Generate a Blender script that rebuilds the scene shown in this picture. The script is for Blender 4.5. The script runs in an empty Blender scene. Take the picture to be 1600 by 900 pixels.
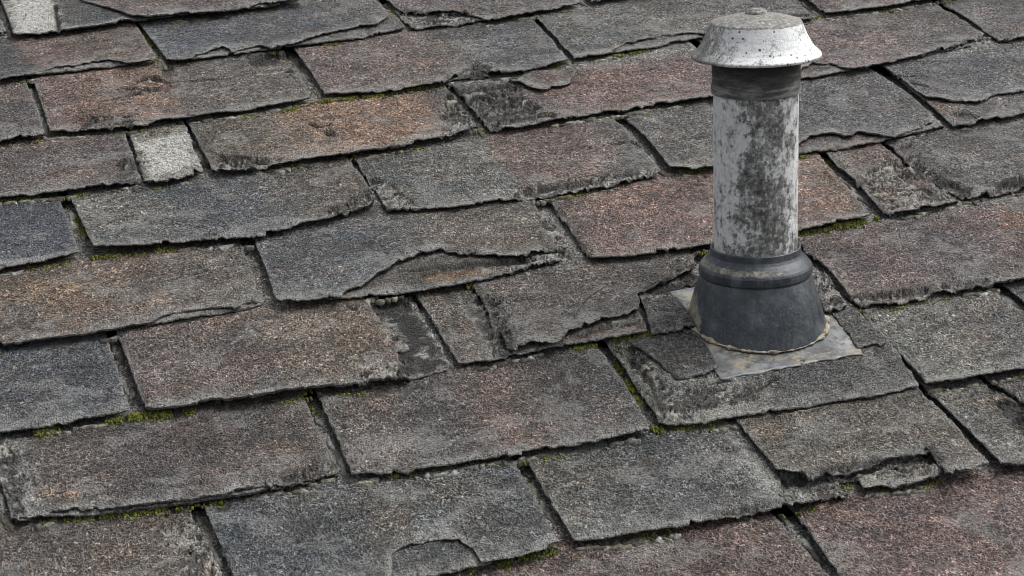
import bpy, math, random
import numpy as np
from mathutils import Matrix, Vector

# ------------------------------------------------------------------ camera, sky, sun, exposure
F_PX = 2800.0                      # focal length in pixels of a 1600 x 900 picture
PITCH = 0.24937                    # roof pitch (radians)
_a = (0.043565, -0.303072, -0.150984)
def _euler(a):
    cx, sx, cy, sy, cz, sz = (math.cos(a[0]), math.sin(a[0]), math.cos(a[1]), math.sin(a[1]), math.cos(a[2]), math.sin(a[2]))
    return (np.array([[cz,-sz,0],[sz,cz,0],[0,0,1]]) @ np.array([[cy,0,sy],[0,1,0],[-sy,0,cy]])
            @ np.array([[1,0,0],[0,cx,-sx],[0,sx,cx]]))
RC = _euler(_a) @ np.array([[1,0,0],[0,-.5,-.866],[0,.866,-.5]])   # columns: roof u, v, n in camera axes (x right, y down, z forward)
CAM_ROOF = -RC.T @ np.array([0.0, 0.0, 2.52])                       # camera position in roof coordinates
RW = np.array(Matrix.Rotation(PITCH, 3, 'X'))                       # roof -> world
ROOF_Z = 3.2
def to_world(p): return RW @ np.asarray(p, float) + np.array([0, 0, ROOF_Z])

scene = bpy.context.scene
C = scene.collection
cam_d = bpy.data.cameras.new('camera'); cam = bpy.data.objects.new('camera', cam_d); C.objects.link(cam)
cam_d.sensor_width = 36.0; cam_d.lens = 36.0*F_PX/1600.0
cam_d.clip_start = 0.05; cam_d.clip_end = 500.0
_R = RW @ RC.T                                                       # camera axes in world
_m = Matrix.Identity(4)
for r in range(3):
    _m[r][0] = _R[r,0]; _m[r][1] = -_R[r,1]; _m[r][2] = -_R[r,2]; _m[r][3] = to_world(CAM_ROOF)[r]
cam.matrix_world = _m
cam_d.dof.use_dof = True; cam_d.dof.focus_distance = 2.5; cam_d.dof.aperture_fstop = 22.0
scene.camera = cam
scene.cycles.filter_width = 0.85

SUN_EL, SUN_AZ = math.radians(56), math.radians(88)                  # azimuth measured from +Y (up-slope) towards +X
w = bpy.data.worlds.new('World'); scene.world = w; w.use_nodes = True
nt = w.node_tree; nt.nodes.clear()
sky = nt.nodes.new('ShaderNodeTexSky'); sky.sky_type = 'NISHITA'; sky.sun_disc = False
sky.sun_elevation = SUN_EL; sky.sun_rotation = SUN_AZ; sky.dust_density = 6.0; sky.air_density = 1.2
hs = nt.nodes.new('ShaderNodeHueSaturation'); hs.inputs['Saturation'].default_value = 0.22
bg = nt.nodes.new('ShaderNodeBackground'); bg.inputs['Strength'].default_value = 0.145
wo = nt.nodes.new('ShaderNodeOutputWorld')
nt.links.new(sky.outputs[0], hs.inputs['Color']); nt.links.new(hs.outputs[0], bg.inputs[0]); nt.links.new(bg.outputs[0], wo.inputs[0])
sd = bpy.data.lights.new('sun', 'SUN'); sun = bpy.data.objects.new('sun', sd); C.objects.link(sun)
sd.energy = 1.0; sd.angle = math.radians(45); sd.color = (1.0, 0.975, 0.94)
_d = Vector((math.sin(SUN_AZ)*math.cos(SUN_EL), math.cos(SUN_AZ)*math.cos(SUN_EL), math.sin(SUN_EL)))
sun.rotation_euler = _d.to_track_quat('Z', 'Y').to_euler(); sun.location = (3, 3, 9)
scene.view_settings.view_transform = 'Standard'; scene.view_settings.look = 'None'
scene.view_settings.gamma = 1.0; scene.view_settings.use_curve_mapping = False
scene.view_settings.exposure = 0.42

# ------------------------------------------------------------------ numeric helpers
rng = np.random.default_rng(7)
_perm = rng.permutation(4096).astype(np.int64)
def _h(ix, iy, seed):
    return _perm[(_perm[(ix + seed*131) & 4095] + iy) & 4095]
def vnoise(x, y, seed=0):
    """gradient noise, about -0.7..0.7"""
    x = np.asarray(x, float); y = np.asarray(y, float)
    ix = np.floor(x).astype(np.int64); iy = np.floor(y).astype(np.int64)
    fx, fy = x-ix, y-iy
    sx, sy = fx*fx*fx*(fx*(fx*6-15)+10), fy*fy*fy*(fy*(fy*6-15)+10)
    def g(i, j):
        a = _h(ix+i, iy+j, seed)*(2*math.pi/4096)
        return np.cos(a)*(fx-i) + np.sin(a)*(fy-j)
    a = g(0,0)*(1-sx)+g(1,0)*sx; b = g(0,1)*(1-sx)+g(1,1)*sx
    return a*(1-sy)+b*sy
def fbm(x, y, seed=0, oct=3, gain=.5):
    t = 0; a = 1.0
    for o in range(oct):
        t = t + a*vnoise(x*(2.03**o)+o*17.3, y*(2.03**o)-o*9.7, seed+o); a *= gain
    return t
def sstep(a, b, x):
    t = np.clip((x-a)/(b-a), 0, 1); return t*t*(3-2*t)
def lin(c):
    c = np.asarray(c, float)/255.0
    return np.where(c <= .04045, c/12.92, ((c+.055)/1.055)**2.4)

def ray(px, py):
    d = np.array([(px-800)/F_PX, (py-450)/F_PX, 1.0]); return RC.T @ d
def on_plane(px, py, z):
    d = ray(px, py); t = (z-CAM_ROOF[2])/d[2]; p = CAM_ROOF+t*d
    return p[:2]

# ------------------------------------------------------------------ courses of the roof
H = 0.0135                                                            # rise of one course over the next
ROWPTS = {0: [(650,1065),(1000,1010),(1345,952)], 1: [(740,882),(882,846),(897,843),(1100,812),(1333,766)],
 2: [(18,812),(350,776),(528,735),(549,736),(790,708),(1021,666),(1033,660),(1442,600)],
 3: [(0,672),(207,636),(229,636),(470,605),(702,575),(717,566),(1338,471),(1600,432)],
 4: [(0,535),(200,508),(412,471),(432,468),(922,402),(1110,378),(1363,333),(1600,288)],
 5: [(0,416),(127,391),(146,387),(400,369),(607,327),(860,299),(1036,265),(1300,231),(1476,196)],
 6: [(0,305),(222,278),(333,265),(540,238),(749,198),(764,198),(1040,158),(1350,104),(1549,60)],
 7: [(0,217),(77,203),(290,180),(488,150),(508,144),(720,121),(891,92),(1060,62),(1291,19)],
 8: [(0,122),(248,90),(262,93),(440,70),(631,42),(642,42),(830,17)],
 9: [(22,52),(213,29),(400,8)]}
ROW = {}
for k, pts in ROWPTS.items():
    q = np.array([on_plane(x, y, H) for x, y in pts])
    b, a = np.polyfit(q[:,0], q[:,1], 1); ROW[k] = [a, b]
_sl = np.mean([ROW[k][1] for k in range(1, 9)])
for k in range(0, 10):
    if k in (0, 9) or True:
        q = np.array([on_plane(x, y, H) for x, y in ROWPTS[k]])
        bb = .5*_sl+.5*ROW[k][1] if k not in (0, 9, 1) else _sl
        ROW[k] = [float(np.mean(q[:,1]-bb*q[:,0])), bb]
_sp = (ROW[8][0]-ROW[1][0])/7
for k in range(10, 15): ROW[k] = [ROW[9][0]+_sp*(k-9), _sl]
for k in range(-1, -7, -1): ROW[k] = [ROW[0][0]+_sp*k, _sl]
_keys = sorted(ROW)
def course(u, v):
    """course coordinate: k on the lower edge of course k"""
    u = np.asarray(u, float); v = np.asarray(v, float)
    c = np.full(np.broadcast(u, v).shape, float(_keys[0]))
    for k in _keys[:-1]:
        a = ROW[k][0]+ROW[k][1]*u; b = ROW[k+1][0]+ROW[k+1][1]*u
        c = np.where(v >= a, k+(v-a)/(b-a), c)
    return c
def rowv(k, u): return ROW[k][0]+ROW[k][1]*u
def on_course(px, py, k, dz=0.0):
    """pixel of the traced outline -> point on the top surface of course k"""
    z = H*.5+dz
    for _ in range(4):
        p = on_plane(px, py, z); c = float(course(p[0], p[1])); z = H*(k+1-np.clip(c, k-.15, k+1.4))+dz
    return p

# ------------------------------------------------------------------ materials
def new_mat(name):
    m = bpy.data.materials.new(name); m.use_nodes = True
    n = m.node_tree; b = n.nodes['Principled BSDF']; return m, n, b
class NB:
    def __init__(s, nt): s.t = nt; s.n = nt.nodes; s.l = nt.links
    def node(s, typ, **kw):
        x = s.n.new(typ)
        for k, v in kw.items(): setattr(x, k, v)
        return x
    def put(s, sock, v):
        if hasattr(v, 'is_output') or isinstance(v, bpy.types.NodeSocket): s.l.new(v, sock)
        else: sock.default_value = v
    def math(s, op, a, b=0.0, c=None, clamp=False):
        x = s.node('ShaderNodeMath', operation=op, use_clamp=clamp); s.put(x.inputs[0], a); s.put(x.inputs[1], b)
        if c is not None: s.put(x.inputs[2], c)
        return x.outputs[0]
    def mix(s, fac, a, b, mode='MIX'):
        x = s.node('ShaderNodeMix', data_type='RGBA', blend_type=mode); s.put(x.inputs[0], fac)
        s.put(x.inputs[6], a if not isinstance(a, tuple) else (*a[:3], 1)); s.put(x.inputs[7], b if not isinstance(b, tuple) else (*b[:3], 1))
        return x.outputs[2]
    def ramp(s, fac, stops, interp='LINEAR'):
        x = s.node('ShaderNodeValToRGB'); x.color_ramp.interpolation = interp; s.put(x.inputs[0], fac)
        e = x.color_ramp.elements
        while len(e) < len(stops): e.new(.5)
        for i, (p, c) in enumerate(stops):
            e[i].position = p; e[i].color = (c, c, c, 1) if not isinstance(c, tuple) else (*c[:3], 1)
        return x.outputs[0]
    def noise(s, vec, scale, detail=3.0, rough=.55):
        x = s.node('ShaderNodeTexNoise'); s.put(x.inputs['Vector'], vec); x.inputs['Scale'].default_value = scale
        x.inputs['Detail'].default_value = detail; x.inputs['Roughness'].default_value = rough
        return x.outputs[0]
    def voro(s, vec, scale, feature='F1'):
        x = s.node('ShaderNodeTexVoronoi', feature=feature); s.put(x.inputs['Vector'], vec); x.inputs['Scale'].default_value = scale
        return x
    def attr(s, name):
        return s.node('ShaderNodeAttribute', attribute_name=name)
    def pos(s): return s.node('ShaderNodeNewGeometry').outputs['Position']
    def obj(s): return s.node('ShaderNodeTexCoord').outputs['Object']
    def bump(s, h, dist, strength=1.0, normal=None):
        x = s.node('ShaderNodeBump'); s.put(x.inputs['Height'], h); x.inputs['Distance'].default_value = dist
        x.inputs['Strength'].default_value = strength
        if normal is not None: s.put(x.inputs['Normal'], normal)
        return x.outputs[0]
    def scalev(s, vec, xyz):
        x = s.node('ShaderNodeMapping'); s.put(x.inputs['Vector'], vec); x.inputs['Scale'].default_value = xyz
        return x.outputs[0]

def shingle_material():
    m, nt_, b = new_mat('weathered_granule_shingle'); k = NB(nt_)
    p = k.pos(); pg = k.scalev(p, (1.0, .74, .74))
    col = k.attr('col').outputs['Color']
    sep = k.node('ShaderNodeSeparateColor'); k.l.new(k.attr('mask').outputs['Color'], sep.inputs[0])
    torn, edge, lich = sep.outputs[0], sep.outputs[1], sep.outputs[2]
    bit_shade = k.attr('mask').outputs['Alpha']
    warp = k.node('ShaderNodeVectorMath', operation='MULTIPLY_ADD')
    nz = k.node('ShaderNodeTexNoise'); nz.inputs['Scale'].default_value = 190; nz.inputs['Detail'].default_value = 2; k.l.new(pg, nz.inputs['Vector'])
    k.l.new(nz.outputs['Color'], warp.inputs[0]); warp.inputs[1].default_value = (.006, .006, .006); k.l.new(pg, warp.inputs[2])
    wv = warp.outputs[0]
    v1 = k.voro(wv, 300)
    s1 = k.node('ShaderNodeSeparateColor'); k.l.new(v1.outputs['Color'], s1.inputs[0])
    rid = k.math('SUBTRACT', 1.0, k.math('MULTIPLY', k.math('ABSOLUTE', k.math('SUBTRACT', k.noise(pg, 215, 2.5, .5), .5)), 6.5), clamp=True)   # short worm-like crests
    rid2 = k.math('SUBTRACT', 1.0, k.math('MULTIPLY', k.math('ABSOLUTE', k.math('SUBTRACT', k.noise(wv, 330, 2, .5), .5)), 6.0), clamp=True)
    g1 = k.ramp(s1.outputs[0], [(0, .5), (.4, .8), (.7, 1.05), (.9, 1.4), (.97, 1.8), (1, 2.4)])
    g2 = k.ramp(rid, [(0, .42), (.5, .82), (.8, 1.5), (1, 2.5)])
    gap = k.ramp(rid2, [(0, .62), (.6, 1.0), (1, 1.55)])
    mott = k.ramp(k.noise(p, 22, 5, .65), [(.25, .62), (.5, 1.0), (.75, 1.34)])
    c = k.mix(1.0, col, g1, 'MULTIPLY'); c = k.mix(1.0, c, g2, 'MULTIPLY'); c = k.mix(1.0, c, gap, 'MULTIPLY'); c = k.mix(1.0, c, mott, 'MULTIPLY')
    # stray coloured granules
    warm = k.math('GREATER_THAN', s1.outputs[1], .93)
    c = k.mix(k.math('MULTIPLY', warm, .08), c, (.17, .115, .085))
    # exposed mat where the granules are torn away
    tf = k.noise(k.scalev(p, (60, 260, 260)), 1.0, 4, .7)
    tcol = k.ramp(tf, [(.3, (.018, .017, .016)), (.5, (.045, .042, .038)), (.62, (.10, .094, .086)), (.75, (.2, .19, .175))])
    tcol = k.mix(.35, tcol, c)
    c = k.mix(torn, c, tcol)
    # pale worn rim
    ef = k.ramp(k.noise(p, 190, 4, .7), [(.36, 0), (.52, 1)])
    c = k.mix(k.math('MULTIPLY', k.math('MULTIPLY', edge, ef), .92), c, (.36, .357, .34))
    # pale lichen crust
    lf = k.ramp(k.noise(p, 95, 6, .8), [(.39, 0), (.46, 1)])
    lc = k.ramp(k.noise(p, 300, 3, .6), [(.3, (.14, .138, .118)), (.42, (.40, .395, .36)), (.54, (.66, .655, .62)), (.68, (.80, .795, .76))])
    c = k.mix(k.math('MULTIPLY', lich, lf), c, lc)
    # broken faces painted near-black as bitumen, standing in for undercut shade
    bf = k.ramp(k.noise(p, 200, 3, .7), [(.3, (.010, .010, .010)), (.6, (.028, .027, .025)), (.75, (.09, .085, .078))])
    c = k.mix(bit_shade, c, bf)
    k.l.new(c, b.inputs['Base Color'])
    b.inputs['Roughness'].default_value = .68; b.inputs['Specular IOR Level'].default_value = .38
    hgt = k.math('ADD', k.math('MULTIPLY', v1.outputs['Distance'], -.6), k.math('MULTIPLY', rid, .7))
    hgt = k.math('ADD', hgt, k.math('MULTIPLY', rid2, .45))
    hgt = k.math('ADD', hgt, k.math('MULTIPLY', s1.outputs[2], .4))
    hgt = k.math('ADD', hgt, k.math('MULTIPLY', k.noise(p, 80, 4, .6), 1.6))
    nb = k.bump(hgt, .0046, 1.0)
    k.l.new(nb, b.inputs['Normal'])
    return m

def simple_rough(name, c1, c2, scale, rough=.85, bump=.001):
    m, nt_, b = new_mat(name); k = NB(nt_); p = k.pos()
    n = k.noise(p, scale, 5, .65)
    k.l.new(k.ramp(n, [(.3, c1), (.7, c2)]), b.inputs['Base Color']); b.inputs['Roughness'].default_value = rough
    k.l.new(k.bump(k.noise(p, scale*2.5, 4, .7), bump, .8), b.inputs['Normal'])
    return m

M_SH = shingle_material()
M_DECK = simple_rough('roof_underlay', (.02, .02, .02), (.06, .058, .055), 60)

# ------------------------------------------------------------------ mesh helpers
def mesh_obj(name, verts, faces, mat, parent=None, loc=None, smooth=True):
    v = np.asarray(verts, float)
    if loc is not None: v = v-np.asarray(loc)
    me = bpy.data.meshes.new(name)
    if isinstance(faces, np.ndarray) and faces.ndim == 2:
        n = faces.shape[1]
        me.vertices.add(len(v)); me.vertices.foreach_set('co', v.astype(np.float32).ravel())
        me.loops.add(faces.size); me.loops.foreach_set('vertex_index', faces.astype(np.int32).ravel())
        me.polygons.add(len(faces)); me.polygons.foreach_set('loop_start', np.arange(0, faces.size, n, dtype=np.int32))
        me.polygons.foreach_set('loop_total', np.full(len(faces), n, dtype=np.int32))
        me.update(calc_edges=True); me.validate()
    else:
        me.from_pydata([tuple(x) for x in v], [], [tuple(int(i) for i in f) for f in faces]); me.update()
    if smooth: me.polygons.foreach_set('use_smooth', np.ones(len(me.polygons), dtype=bool))
    me.materials.append(mat)
    o = bpy.data.objects.new(name, me); C.objects.link(o)
    if parent is not None: o.parent = parent
    if loc is not None: o.location = loc
    return o
def color_attr(o, name, rgb):
    a = o.data.attributes.new(name, 'FLOAT_COLOR', 'POINT')
    arr = np.ones((len(rgb), 4), np.float32); arr[:, :rgb.shape[1]] = rgb
    a.data.foreach_set('color', arr.ravel())

# ------------------------------------------------------------------ the roof
roof = mesh_obj('roof', [(-6,-4,-.045),(6,-4,-.045),(6,5,-.045),(-6,5,-.045),(-6,-4,-.2),(6,-4,-.2),(6,5,-.2),(-6,5,-.2)],
                [(0,1,2,3),(7,6,5,4),(0,4,5,1),(1,5,6,2),(2,6,7,3),(3,7,4,0)], M_DECK, smooth=False)
roof.rotation_euler = (PITCH, 0, 0); roof.location = (0, 0, ROOF_Z)
roof['kind'] = 'structure'; roof['label'] = 'weathered sloping roof of brown and grey asphalt shingles'

def resample(pts, n):
    pts = np.asarray(pts, float); d = np.r_[0, np.cumsum(np.hypot(*np.diff(pts, axis=0).T))]
    s = np.linspace(0, d[-1], n); return np.c_[np.interp(s, d, pts[:,0]), np.interp(s, d, pts[:,1])]
def seg_dist(P, poly, closed):
    poly = np.asarray(poly, float); d = np.full(len(P), 1e9); q = len(poly) if closed else len(poly)-1
    for i in range(q):
        a, b = poly[i], poly[(i+1) % len(poly)]; ab = b-a
        t = np.clip(((P-a) @ ab)/max(ab @ ab, 1e-12), 0, 1)
        d = np.minimum(d, np.hypot(*(P-a-t[:,None]*ab).T))
    return d
def inside(P, poly):
    poly = np.asarray(poly, float); r = np.zeros(len(P), bool); n = len(poly); j = n-1
    for i in range(n):
        (xi, yi), (xj, yj) = poly[i], poly[j]
        cnd = ((yi > P[:,1]) != (yj > P[:,1])) & (P[:,0] < (xj-xi)*(P[:,1]-yi)/(yj-yi+1e-15)+xi)
        r ^= cnd; j = i
    return r

SEED = [0]
SPANS = {}; EDGES = []
# places where the shingles have flaked into layers: course, corners in the photograph
FLAKY = [(3,[(582,474),(640,466),(702,560),(694,582),(640,586),(622,545)]),(3,[(738,448),(770,450),(805,520),(796,556),(768,558)]),(3,[(1244,384),(1262,384),(1332,474),(1296,486)]),(3,[(1000,438),(1090,412),(1094,450),(1010,470)]),
 (1,[(1212,736),(1335,742),(1335,768),(1225,786)]),(1,[(1290,735),(1460,700),(1482,742),(1300,750)]),(4,[(826,310),(858,308),(925,400),(880,404),(850,360)]),(4,[(760,410),(895,385),(898,404),(780,428)]),(7,[(380,84),(450,80),(476,112),(400,116)]),(7,[(690,126),(740,100),(800,112),(740,122)]),(7,[(120,182),(210,178),(215,196),(125,200)]),
 (6,[(178,250),(224,246),(226,282),(182,290)]),(4,[(1340,270),(1420,240),(1505,304),(1430,326),(1384,330)]),(2,[(958,545),(990,540),(1045,600),(1036,640)]),(6,[(1440,84),(1548,50),(1552,64),(1450,84)]),(6,[(715,142),(800,128),(860,180),(765,200)]),(6,[(694,140),(712,136),(750,196),(690,214)]),
 (6,[(340,242),(440,246),(420,260),(336,266)]),(5,[(500,332),(585,300),(594,316),(520,345)]),(5,[(556,262),(620,290),(650,322),(606,328)]),(5,[(800,296),(960,270),(1030,262),(1030,270),(810,312)]),(1,[(1540,592),(1610,620),(1610,690),(1560,640)]),(2,[(-20,690),(30,690),(44,806),(15,812)]),(1,[(250,830),(310,796),(380,930),(300,930)]),(3,[(1330,460),(1480,446),(1580,434),(1470,460),(1340,474)]),
 (4,[(1440,270),(1500,284),(1520,304),(1490,304)]),(4,[(1545,290),(1610,270),(1610,292),(1550,302)]),(2,[(440,744),(526,722),(530,740),(450,762)]),(8,[(600,12),(640,14),(735,18),(740,32),(650,42)]),(3,[(560,570),(650,560),(650,590),(560,598)]),(2,[(1000,600),(1190,600),(1190,625),(1030,658)])]
def piece(row, left, bottom, right, col, name='shingle', parent=None, dz=0.0, thick=.0052, torn=(), cracks=(), lichen=(), spots=(),
          lift=(0, 0, 0), wear=1.0, rough=1.0, base_torn=0.0, base_bit=0.0, step=(2.7, 2.1), ext=None, uv=False, label=None, relief=1.0):
    """one shingle (or one layer of a shingle): outline traced on its course, real thickness, ragged edges, relief"""
    SEED[0] += 1; sd_ = SEED[0]
    cv = (lambda p: np.array(p, float)) if uv else (lambda p: on_course(p[0], p[1], row, dz))
    B = np.array([cv(p) for p in bottom]); L = np.array([cv(p) for p in left]); R = np.array([cv(p) for p in right])
    L[0], R[0] = B[0], B[-1]
    if not uv and name == 'shingle': R = R-np.array([.0045, 0]); B = B.copy(); B[-1] = R[0] if R[0][0] > B[-2][0]+.004 else B[-1]; R[0] = B[-1]
    if ext is None: ext = row+2.08
    def extend(E):
        tip = E[-1]; top = np.array([tip[0], rowv(min(int(ext), 14), tip[0])+(ext-int(ext))*_sp])
        vis = tip[1]; return np.vstack([E, top]) if top[1] > tip[1]+.01 else E, vis
    Lx, lv = extend(L); Rx, rv = extend(R)
    wpx = abs(B[-1][0]-B[0][0])/.0009; hpx = max(lv-L[0][1], rv-R[0][1])/.0009*.5
    ns = int(max(8, min(230, wpx/step[0]))); nv = int(max(6, min(90, hpx*1.12/step[1])))
    nh = 12
    fv = .5*((lv-L[0][1])/(Lx[-1][1]-L[0][1])+(rv-R[0][1])/(Rx[-1][1]-R[0][1]))
    fv = min(1.0, fv*1.08)
    t = np.r_[np.linspace(0, fv, nv, endpoint=False), np.linspace(fv, 1, nh)] if fv < .99 else np.linspace(0, 1, nv)
    s = np.linspace(0, 1, ns); nt2 = len(t)
    def along(E):                     # side edge by height fraction
        h = (E[:,1]-E[0,1])/(E[-1,1]-E[0,1]); h = np.maximum.accumulate(h)
        return np.c_[np.interp(t, h, E[:,0]), E[0,1]+t*(E[-1,1]-E[0,1])]
    Lt, Rt = along(Lx), along(Rx)
    q = resample(B, 400); sb = (q[:,0]-q[0,0])/(q[-1,0]-q[0,0])
    sb = np.linspace(0, 1, 400); Bs = np.c_[np.interp(s, sb, q[:,0]), np.interp(s, sb, q[:,1])]
    # ragged edges
    um = Bs[:,0]
    n1 = fbm(um*70, um*0+sd_*3.1, sd_, 4, .62)
    Bs[:,1] += rough*(.0014*fbm(um*14, um*0+sd_*1.3, sd_+4, 2)+.0006*n1+.0005*(np.abs(fbm(um*48, um*0+sd_*2.9, sd_+7, 4, .68))-.12)+.0011*vnoise(um*260, um*0+sd_, sd_+5)+.006*sstep(.32, .38, fbm(um*13, um*0+sd_*5.1, sd_+6, 4, .6)))
    if not uv:                                                        # torn contours are jagged, cut edges stay straight
        dv = Bs[:,1]-rowv(row, um); wj = sstep(.008, .018, np.abs(dv-np.median(dv)))
        Bs[:,1] += wj*(.007*fbm(um*42, um*0+sd_*3.3, sd_+8, 5, .7)); Bs[:,0] += wj*.004*fbm(um*55, um*0+sd_*4.3, sd_+12, 3, .6)*np.minimum(1, np.minimum(s, 1-s)*12)
    Lt[:,0] += rough*(.0020*fbm(Lt[:,1]*60, Lt[:,1]*0+sd_*1.7, sd_+9, 4, .6))
    Rt[:,0] += rough*(.0020*fbm(Rt[:,1]*60, Rt[:,1]*0+sd_*2.7, sd_+11, 4, .6))
    # rounded, worn lower corners
    cr = .001+.003*rng.random(2)
    wd = max(B[-1][0]-B[0][0], .02)
    Bs[:,1] += cr[0]*np.exp(-s*wd/.006)+cr[1]*np.exp(-(1-s)*wd/.006)
    Lt[0], Rt[0] = Bs[0], Bs[-1]
    Tt = np.c_[Lt[-1,0]+s*(Rt[-1,0]-Lt[-1,0]), Lt[-1,1]+s*(Rt[-1,1]-Lt[-1,1])]
    S, T = np.meshgrid(s, t); S = S[...,None]; T = T[...,None]
    P = ((1-S)*Lt[:,None,:]+S*Rt[:,None,:]+(1-T)*Bs[None]+T*Tt[None]
         -((1-S)*(1-T)*Bs[0]+S*(1-T)*Bs[-1]+(1-S)*T*Tt[0]+S*T*Tt[-1]))
    u, v = P[...,0].ravel(), P[...,1].ravel()
    SS, TT = S[...,0].repeat(1, 0), T[...,0]
    Sg, Tg = np.meshgrid(s, t); Sf = Sg.ravel(); Tf = Tg.ravel()
    dB = np.abs(P[...,1]-P[0:1,:,1]).ravel()
    dL = np.abs(P[...,0]-P[:,0:1,0]).ravel(); dR = np.abs(P[...,0]-P[:,-1:,0]).ravel()
    c_ = course(u, v)
    z = H*(row+1-c_)+dz
    z += .0016*fbm(u*7, v*9, 40+sd_, 2)
    lb = np.exp(-dB/.07)
    z += lb*(lift[0]*np.exp(-Sf*wd/.12)+lift[1]*np.exp(-(1-Sf)*wd/.12)+lift[2]*np.exp(-((Sf-.5)*wd/.14)**2))
    z += lb*.0014*fbm(u*12, v*0+sd_, 60+sd_, 2)
    z += relief*(.0016*fbm(u*75, v*75, 3, 2)+.0013*vnoise(u*190, v*170, 8))
    de = np.minimum(np.minimum(dB, dL), dR)
    z -= .0009*np.exp(-de/.0025)*(.4+1.2*np.abs(vnoise(u*90, v*90, 21)))
    chip = sstep(.0015, -.0015, de-.013*(.35+fbm(u*50, v*50, 25+sd_, 4, .6)))*sstep(.10, .22, vnoise(u*16, v*16, 31+sd_))
    z -= .0026*chip
    PP = np.c_[u, v]
    m_b = base_bit*sstep(-.2, .15, fbm(u*40, v*55, 140+sd_, 4, .65)); m_t = np.clip(np.full(len(u), float(base_torn))+.8*chip, 0, 1); m_e = np.zeros(len(u)); m_l = np.zeros(len(u))
    # colour along the shingle
    st = sorted(col); xs = [a for a, _ in st]; cs = np.array([lin(b) for _, b in st])
    sw = Sf+.035*fbm(u*9, v*14, 70+sd_, 3)+.012*fbm(u*40, v*40, 77+sd_, 2)
    rgb = np.stack([np.interp(sw, xs, cs[:,i]) for i in range(3)], 1)
    rgb *= (1+.42*fbm(u*7, v*10, 80+sd_, 5, .6))[:,None]
    wn = sstep(.05, .45, fbm(u*11, v*15, 90+sd_, 4, .6)); wc = np.array([1.08, .99, .92])
    rgb *= 1+(wc-1)*wn[:,None]
    wn = sstep(.1, .5, fbm(u*9, v*12, 95+sd_, 4, .6)); wc = np.array([.84, .92, .99])
    rgb *= 1+(wc-1)*wn[:,None]
    lum = rgb @ np.array([.3, .55, .15]); rgb = lum[:,None]+.90*(rgb-lum[:,None]); rgb *= .86
    # bare dark scabs and scars
    sc = sstep(.30, .37, fbm(u*26, v*36, 120+sd_, 4, .62))
    z -= .0012*sc; m_t = np.maximum(m_t, .75*sc)
    fc = np.abs(fbm(u*8+3*fbm(v*20, u*6, 151+sd_, 2), v*30, 150+sd_, 3, .6)); fc = sstep(.03, .008, fc)*sstep(.12, .26, fbm(u*9, v*13, 152+sd_, 3))
    z -= .0028*fc; m_b = np.maximum(m_b, .75*fc)
    nz3 = fbm(u*55, v*70, 33+sd_, 4, .65)
    for fr_, zp in FLAKY:
        if fr_ != row: continue
        zp = np.array([on_course(x, y, row, dz) for x, y in zp])
        if zp[:,0].max() < u.min() or zp[:,0].min() > u.max(): continue
        d = seg_dist(PP, zp, True); d = np.where(inside(PP, zp), d, -d)+.012*nz3
        m = sstep(-.004, .008, d)
        lv = 5.5*fbm(u*10+.35*fbm(u*45, v*45, 161, 3), v*24+.35*fbm(u*50, v*50, 163, 3), 160+sd_, 3, .5)-1.2*m; fl = np.floor(lv); fr = lv-fl
        hsh = (np.sin(fl*12.9898+sd_*4.1)*43758.5453) % 1.0
        z += m*(.0026*np.clip(fl, -3, 2)+.0008*fr)
        rec = m*sstep(.62, .9, fr); z -= .0034*rec; m_b = np.maximum(m_b, .92*rec)  # recesses under the flakes painted near-black as shade
        m_e = np.maximum(m_e, m*.8*sstep(.16, .02, fr))
        rgb = rgb*(1-m[:,None])+m[:,None]*rgb*(.6+.75*hsh)[:,None]*np.where((hsh > .6)[:,None], np.array([1.1, 1.0, .9]), 1.0)
        m_t = np.maximum(m_t, m*np.where(hsh < .5, .85, .2)); m_b = np.maximum(m_b, m*np.where(hsh < .33, .75, 0))
        m_l = np.maximum(m_l, m*np.where(hsh > .8, .5, 0)*(1 if base_bit == 0 else .6))
        if base_bit: m_b = np.maximum(m_b*(1-.8*m), m*.95*sstep(.16, .04, fbm(u*34, v*52, 170+sd_, 4, .6))); m_e *= .5
    for f in torn:
        poly = np.array([cv(p) for p in f['poly']])
        d = seg_dist(PP, poly, True); d = np.where(inside(PP, poly), d, -d)
        d = d+.0045*nz3*f.get('rag', 1.0)
        d2 = seg_dist(PP+np.array([0, .002]), poly, True); d2 = np.where(inside(PP+np.array([0, .002]), poly), d2, -d2)
        d1 = seg_dist(PP, poly, True); d1 = np.where(inside(PP, poly), d1, -d1); upw = sstep(-.1, .5, (d1-d2)/.002)
        m = sstep(-.001, .0016, d)
        dep = f.get('depth', 3.0)*.0016
        z -= dep*m*(1+.5*fbm(u*45, v*60, 44+sd_, 3))
        tr = m*upw*np.exp(-np.maximum(d, 0)/.0042); z -= f.get('trench', 2.5)*.0018*tr; m_b = np.maximum(m_b, .9*tr)  # trench below the lip coloured near-black, standing in for its shadow
        z += upw*(1-m)*f.get('lip', 1.2)*.0018*np.exp(-np.maximum(-d, 0)/.012)
        m_t = np.maximum(m_t, m*f.get('bare', .8))
        if 'col' in f: rgb = rgb*(1-.85*m[:,None])+.85*m[:,None]*lin(f['col'])*(1+.6*nz3)[:,None]
        m_e = np.maximum(m_e, .5*np.exp(-np.abs(d)/.003))
        if f.get('pale'): m_l = np.maximum(m_l, m*f['pale']*sstep(.0, .25, fbm(u*38, v*52, 51+sd_, 3)))
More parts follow.
